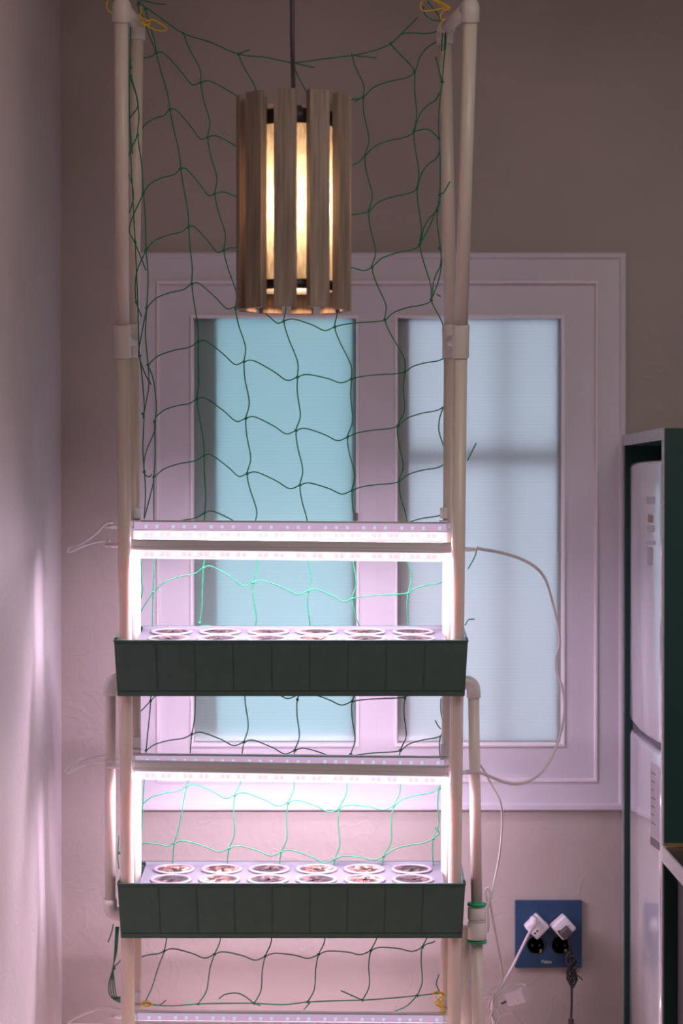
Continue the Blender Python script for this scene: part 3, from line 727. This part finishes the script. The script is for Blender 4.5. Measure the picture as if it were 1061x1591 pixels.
# ------------------------------------------------------------ wall socket
c = P(851.5, 1450, DW)
pw = P(903.5, 1450, DW).x - P(800, 1450, DW).x; ph = P(850, 1397.5, DW).z - P(850, 1502, DW).z
t = thing('socket_plate', 'square dark blue wall socket plate with four outlets', 'wall socket', c)
pl = obj('plate', box(NB(), -pw / 2, pw / 2, -.011, -.0005, -ph / 2, ph / 2, .0018), 'blue', t)
RX = Matrix.Rotation(PI / 2, 4, 'X')
SX = [P(832, 1450, DW).x - c.x, P(870.5, 1450, DW).x - c.x]
SZ = [P(0, 1435, DW).z - c.z, P(0, 1467.5, DW).z - c.z]
for sx in SX:
    for sz in SZ:
        mm = Matrix.Translation((sx, -.011, sz)) @ RX
        o = obj('outlet', lathe(NB(), [(.0001, -.0), (.0195, .0), (.0208, .001), (.0225, .0015), (.0230, .0002)], mx=mm), 'sock', t, True)
        b = NB(); box(b, -.0025, .0025, 0, .0022, -.004, .004, .0006, Matrix.Translation((sx + .011, -.0135, sz - .0125)))
        obj('contact', b, 'brass', o)
        b = NB()
        for s in (-1, 1): lathe(b, [(.0001, .0004), (.0028, .0004), (.0029, 0)], mx=Matrix.Translation((sx + s * .0085, -.0112, sz)) @ RX, seg=12)
        obj('pin_hole', b, 'dark', o)
cu = bpy.data.curves.new('maker', 'FONT'); cu.body = 'Videx'; cu.size = .011; cu.extrude = .0002; cu.align_x = 'CENTER'; cu.align_y = 'CENTER'
tmp = bpy.data.objects.new('tmp', cu); COL.objects.link(tmp); bpy.context.view_layer.update()
me = bpy.data.meshes.new_from_object(tmp.evaluated_get(bpy.context.evaluated_depsgraph_get())); bpy.data.objects.remove(tmp)
o = bpy.data.objects.new('lettering', me); COL.objects.link(o); o.parent = pl; me.materials.append(M['paper'])
o.rotation_euler = (PI / 2, 0, 0); o.location = (P(849.5, 0, DW).x - c.x, -.0113, P(0, 1493, DW).z - c.z)
def adapter(u, v, ang, sc, label, tilt):
    t = thing('plug_adapter', label, 'plug adapter', P(u, v, DW) + Vector((0, -.034, 0)))
    t.rotation_euler = (0, ang, tilt)
    s = .0215 * sc
    obj('body', box(NB(), -s, s, -.017, .0225, -s, s, .005), 'plug', t, True)
    b = NB()
    for x, z in ((.006, -.010), (.006, -.0175)): lathe(b, [(.0001, .0006), (.0024, .0006), (.0026, -.001)], mx=Matrix.Translation((x, -.017, z + .004)) @ RX, seg=14)
    lathe(b, [(.0001, .0006), (.0014, .0006), (.0016, -.001)], mx=Matrix.Translation((-.004, -.017, .012)) @ RX, seg=10)
    obj('pin_hole', b, 'dark', t)
    return t
adapter(832, 1435, .78 - .0, 1, 'white diamond shaped adapter with a white cord, left of the two on the blue plate', 0)
ad2 = adapter(872.5, 1436, -.72, 1.0, 'white diamond shaped adapter with a dark plug, right of the two on the blue plate', .1)
ad2.children[1].rotation_euler = (0, 2.2, 0)
t = thing('power_plug', 'dark grey plug pushed into the right adapter', 'plug', P(879, 1450, DW - .06))
t.rotation_euler = (0, -.72, 0)
b = NB(); box(b, -.011, .011, -.014, .012, -.009, .010, .003); box(b, -.013, .013, .004, .010, -.011, .012, .001)
obj('body', b, 'darkgrey', t)
for s in (-1, 0, 1): obj('grip_rib', box(NB(), s * .006 - .001, s * .006 + .001, -.0155, -.013, -.008, .008, .0004), 'darkgrey', t)
t = thing('white_plug', 'white plug with a thick cord in the left adapter', 'plug', P(828, 1432, DW - .062))
obj('body', tube(NB(), [(.002, .012, .004), (.001, -.004, .002), (0, -.010, -.004), (-.002, -.011, -.014)], [.009, .009, .008, .0048], 16), 'plug', t, True)
cable('adapter_cord', [(827, 1441, DW - .074), (822, 1450, DW - .06), (812, 1470, DW - .04), (797, 1500, DW - .03), (786, 1520, DW - .05), (776, 1537, DW - .08), (768, 1550, DW - .1), (764, 1570, DW - .1), (768, 1600, DW - .1)], .0035, 'plug', 'thick white cord running down left from the white plug')
# black cord with its coil
pts = [(883, 1460, 5.695), (886, 1470, 5.70), (888, 1482, 5.72)]
cable('black_cord', pts + [(886, 1495, 5.72), (889, 1510, 5.72), (888, 1530, 5.72), (888, 1560, 5.72), (887, 1585, 5.72), (886, 1620, 5.72)], .0028, 'black', 'black cord hanging straight down from the dark plug')
b = NB()
for q in range(5):
    cx, cy = 888 + (q - 2) * 1.2, 1495 + q * 3; rr = 5 + (q % 3) * 1.2; ln = 30 + (q % 2) * 10
    loop = [(cx - rr * .7, cy - ln * .45), (cx + rr * .4, cy - ln * .5), (cx + rr, cy - ln * .2), (cx + rr * .2, cy + ln * .05), (cx + rr * 1.0, cy + ln * .45), (cx + rr * .2, cy + ln * .75), (cx - rr * 1.0, cy + ln * .55), (cx - rr * .3, cy + ln * .1), (cx - rr * 1.1, cy - ln * .2), (cx - rr * .7, cy - ln * .45)]
    tube(b, spline([P(u, v, 5.715 + .006 * ((j + q) % 3)) for j, (u, v) in enumerate(loop)], 6), .0019, 8)
for q in range(3): tube(b, spline([P(881, 1508 + q * 4, 5.72), P(888, 1511 + q * 4, 5.70), P(895, 1506 + q * 4, 5.72)], 5), .0019, 8)
tube(b, spline([P(893, 1513, 5.71), P(900, 1518, 5.71), P(905, 1523, 5.71)], 4), .0014, 8)
tag(obj('cord_coil', b, 'black', None, True), 'black cord coil wound and tied just below the blue plate', 'cord')
b = tube(NB(), [P(887, 1583, 5.7), P(887, 1600, 5.7), P(887, 1640, 5.7)], .0065, 12)
tag(obj('cord_connector', b, 'black', None, True), 'black connector at the lower end of the hanging black cord', 'connector')

# ------------------------------------------------------------ pendant lamp
LD = 4.6
c = P(456.5, 317, LD)
lamp = thing('pendant_lamp', 'wooden slatted pendant lamp glowing over a linen shade', 'pendant lamp', (c.x, LD, c.z))
hz = (P(0, 151, LD).z - P(0, 482, LD).z) / 2
def zz(v): return P(456, v, LD).z - c.z
RS = .0985
for k_ in range(10):
    a_ = math.radians(-8 + 36 * k_)    # angle measured from the camera side
    b = NB(); box(b, -.0205, .0205, -.008, .008, -hz, hz, .0012)
    o = obj('slat', b, 'wood', lamp); o.location = (RS * math.sin(a_), -RS * math.cos(a_), random.uniform(-.001, .001)); o.rotation_euler = (0, 0, a_ + random.uniform(-.02, .02))
SR = .076
obj('lamp_shade', lathe(NB(), [(SR, zz(452)), (SR, zz(196))], seg=64), 'shade', lamp, True, label='linen cylinder lit from inside')
for v0, v1 in ((177, 200), (438, 453)):
    obj('band', lathe(NB(), [(SR - .002, zz(v1)), (SR + .0015, zz(v1)), (SR + .0015, zz(v0)), (SR - .002, zz(v0)), (SR - .002, zz(v1))], seg=64), 'band', lamp, True)
# spacer blocks between the bands and the slats
for k_ in range(10):
    a_ = math.radians(-8 + 36 * k_)
    for v in (188, 447):
        b = NB(); box(b, -.004, .004, -.007, .007, -.006, .006); o = obj('spacer', b, 'band', lamp)
        o.location = ((SR + .010) * math.sin(a_), -(SR + .010) * math.cos(a_), zz(v)); o.rotation_euler = (0, 0, a_)
b = NB()
for k_ in range(3):
    a_ = k_ * 2 * PI / 3; tube(b, [(0, 0, zz(170)), (SR * math.sin(a_), SR * math.cos(a_), zz(185))], .002, 8)
obj('spider', b, 'black', lamp)
obj('bulb_holder', tube(NB(), [(0, 0, zz(165)), (0, 0, zz(262))], .016, 20), 'black', lamp, True)
b = NB(); bmesh.ops.create_uvsphere(b, u_segments=24, v_segments=16, radius=.030, matrix=Matrix.Translation((0, 0, zz(318))) @ Matrix.Diagonal((1, 1, 1.1, 1)))
obj('bulb', b, 'bulb', lamp, True)
obj('cord', tube(NB(), [(0, 0, zz(168)), (-.003, 0, zz(60)), (-.0035, 0, 3.0 - c.z - .02)], .0042, 12), 'black', lamp, True)
obj('ceiling_canopy', lathe(NB(), [(.0001, -.03), (.045, -.028), (.05, 0)], cz=3.0 - c.z - .001, cx=-.0035), 'black', lamp, True)

# ------------------------------------------------------------ fridge cupboard, fridge, counter
XF = .661; DN0, DN1 = 5.03, 5.05
zt = P(1030, 665, DN0).z; zb = P(1028, 1316, DN0).z; XK = 1.35
cab = thing('fridge_cabinet', 'tall dark green open cabinet around the silver fridge', 'cabinet', (XF, 5.4, 0))
bpy.context.view_layer.update()
part('side_panel', box(NB(), XF + .003, XK, DN0, DN1, zb + .002, zt, .0005), 'green', cab, False)
part('side_panel', box(NB(), XF + .003, XK, 5.725, 5.757, 0, zt, .0005), 'green', cab, False)
part('side_panel', box(NB(), XF + .003, XK, DN0, DN1, 0, zb - .032, .0005), 'green', cab, False)
part('top_panel', box(NB(), XF + .003, XK, DN1, 5.725, zt - .024, zt, .0005), 'green', cab, False)
part('back_panel', box(NB(), XK, XK + .01, DN0, 5.757, 0, zt), 'dark', cab, False)
b = NB(); e0, e1 = XF - .0005, XF + .003
box(b, e0, e1, DN0 - .0006, DN1, zb + .002, zt + .0006); box(b, e0, e1, DN0 - .0006, DN1, 0, zb - .032)
box(b, e0, e1, 5.74, 5.757, 0, zt); box(b, e0, e1, DN1, 5.757, zt - .024, zt + .0006)
part('edge_banding', b, 'edge', cab, False, 'pale grey edge strip')
part('trim_strip', box(NB(), XF + .004, XK, DN0 - .004, DN0, zb + .001, zb + .008), 'oak', cab, False)
# fridge
fr = thing('fridge', 'silver two door fridge with a glossy rounded front', 'fridge', (.9, 5.38, 0))
bpy.context.view_layer.update()
F0, F1 = 5.085, 5.665
def fx(y): tt = (y - F0) / (F1 - F0) * 2 - 1; return .668 - .012 * (1 - tt * tt) + .020 * max(0, abs(tt) - .93) / .07
def door(z0, z1, nm):
    b = NB(); N = 28; rows = []
    zs = [z0, z0 + .004, z0 + .012, z1 - .012, z1 - .004, z1]; off = [.010, .003, 0, 0, .003, .010]
    for z, of in zip(zs, off):
        rows.append([b.verts.new((fx(F0 + (F1 - F0) * q / N) + of, F0 + (F1 - F0) * q / N, z)) for q in range(N + 1)])
    back = [[b.verts.new((.73, F0, z)), b.verts.new((.73, F1, z))] for z in zs]
    for a_, c_ in zip(rows, rows[1:]):
        for q in range(N): b.faces.new((a_[q], a_[q + 1], c_[q + 1], c_[q]))
    for i in range(5):
        b.faces.new((rows[i][0], rows[i + 1][0], back[i + 1][0], back[i][0])); b.faces.new((rows[i][N], back[i][1], back[i + 1][1], rows[i + 1][N]))
    for i in (0, 5): b.faces.new(rows[i] + [back[i][1], back[i][0]])
    return part(nm, b, 'steel', fr, True)
ftop = P(1000, 716, 5.35).z
zg1 = P(1000, 1140, 5.35).z; zg0 = P(1000, 1152, 5.35).z
d1 = door(zg1, ftop, 'upper_door'); d2 = door(.06, zg0, 'lower_door')
part('gasket', box(NB(), .674, .73, F0 + .01, F1 - .01, zg0, zg1), 'gasket', fr, False)
part('body', box(NB(), .735, 1.3, F0, F1, .02, ftop - .01, .004), 'steel', fr, False)
def sticker(nm, y0, y1, z0, z1, m, par, lift=.0008):
    b = NB(); N = 6
    for zz0, zz1 in ((z0, z1),):
        A = [b.verts.new((fx(y0 + (y1 - y0) * q / N) - lift, y0 + (y1 - y0) * q / N, zz0)) for q in range(N + 1)]
        B = [b.verts.new((v_.co.x, v_.co.y, zz1)) for v_ in A]
        for q in range(N): b.faces.new((A[q], A[q + 1], B[q + 1], B[q]))
    bmesh.ops.solidify(b, geom=b.faces[:], thickness=.0004)
    return rel(obj(nm, b, m, fr) if par is None else obj(nm, b, m, par)) if par is None else obj(nm, b, m, par)
bpy.context.view_layer.update()
def fz(v, y): return P(1000, v, y).z
st = sticker('energy_label', 5.09, 5.21, fz(1305, 5.15), fz(1188, 5.15), 'paper', None); st['label'] = 'white paper label on the lower door'
st2 = sticker('label_footer', 5.09, 5.215, fz(1318, 5.15), fz(1306, 5.15), 'ink', None)
for q in range(7):
    z = fz(1205 + q * 13, 5.15); s_ = sticker('print_line', 5.15 + .01 * (q % 3), 5.20, z, z + .003, 'ink', None, .0014)
# upper door print
for v0, v1, y0, y1, m_ in ((772, 783, 5.17, 5.27, 'paper'), (800, 812, 5.19, 5.25, 'tan'), (816, 826, 5.17, 5.26, 'paper'), (840, 846, 5.16, 5.28, 'paper'), (850, 878, 5.19, 5.26, 'paper')):
    sticker('door_sticker', y0, y1, fz(v1, 5.22), fz(v0, 5.22), m_, None)
# counter and base cupboard in front
ct = thing('kitchen_counter', 'dark topped counter with a pale front edge running toward the viewer', 'counter', (.9, 4.2, 0))
bpy.context.view_layer.update()
part('worktop', box(NB(), XF + .004, XK + .2, 3.4, 5.029, zb - .03, zb, .0006), 'counter', ct, False)
part('worktop_edge', box(NB(), XF - .0005, XF + .0038, 3.4, 5.0285, zb - .031, zb + .0004), 'edge', ct, False, 'pale grey front edge')
part('base_panel', box(NB(), XF + .03, XK + .2, 3.4, 5.025, .08, zb - .031), 'dark', ct, False)
part('plinth', box(NB(), XF + .06, XK + .2, 3.42, 5.02, 0, .08), 'dark', ct, False)
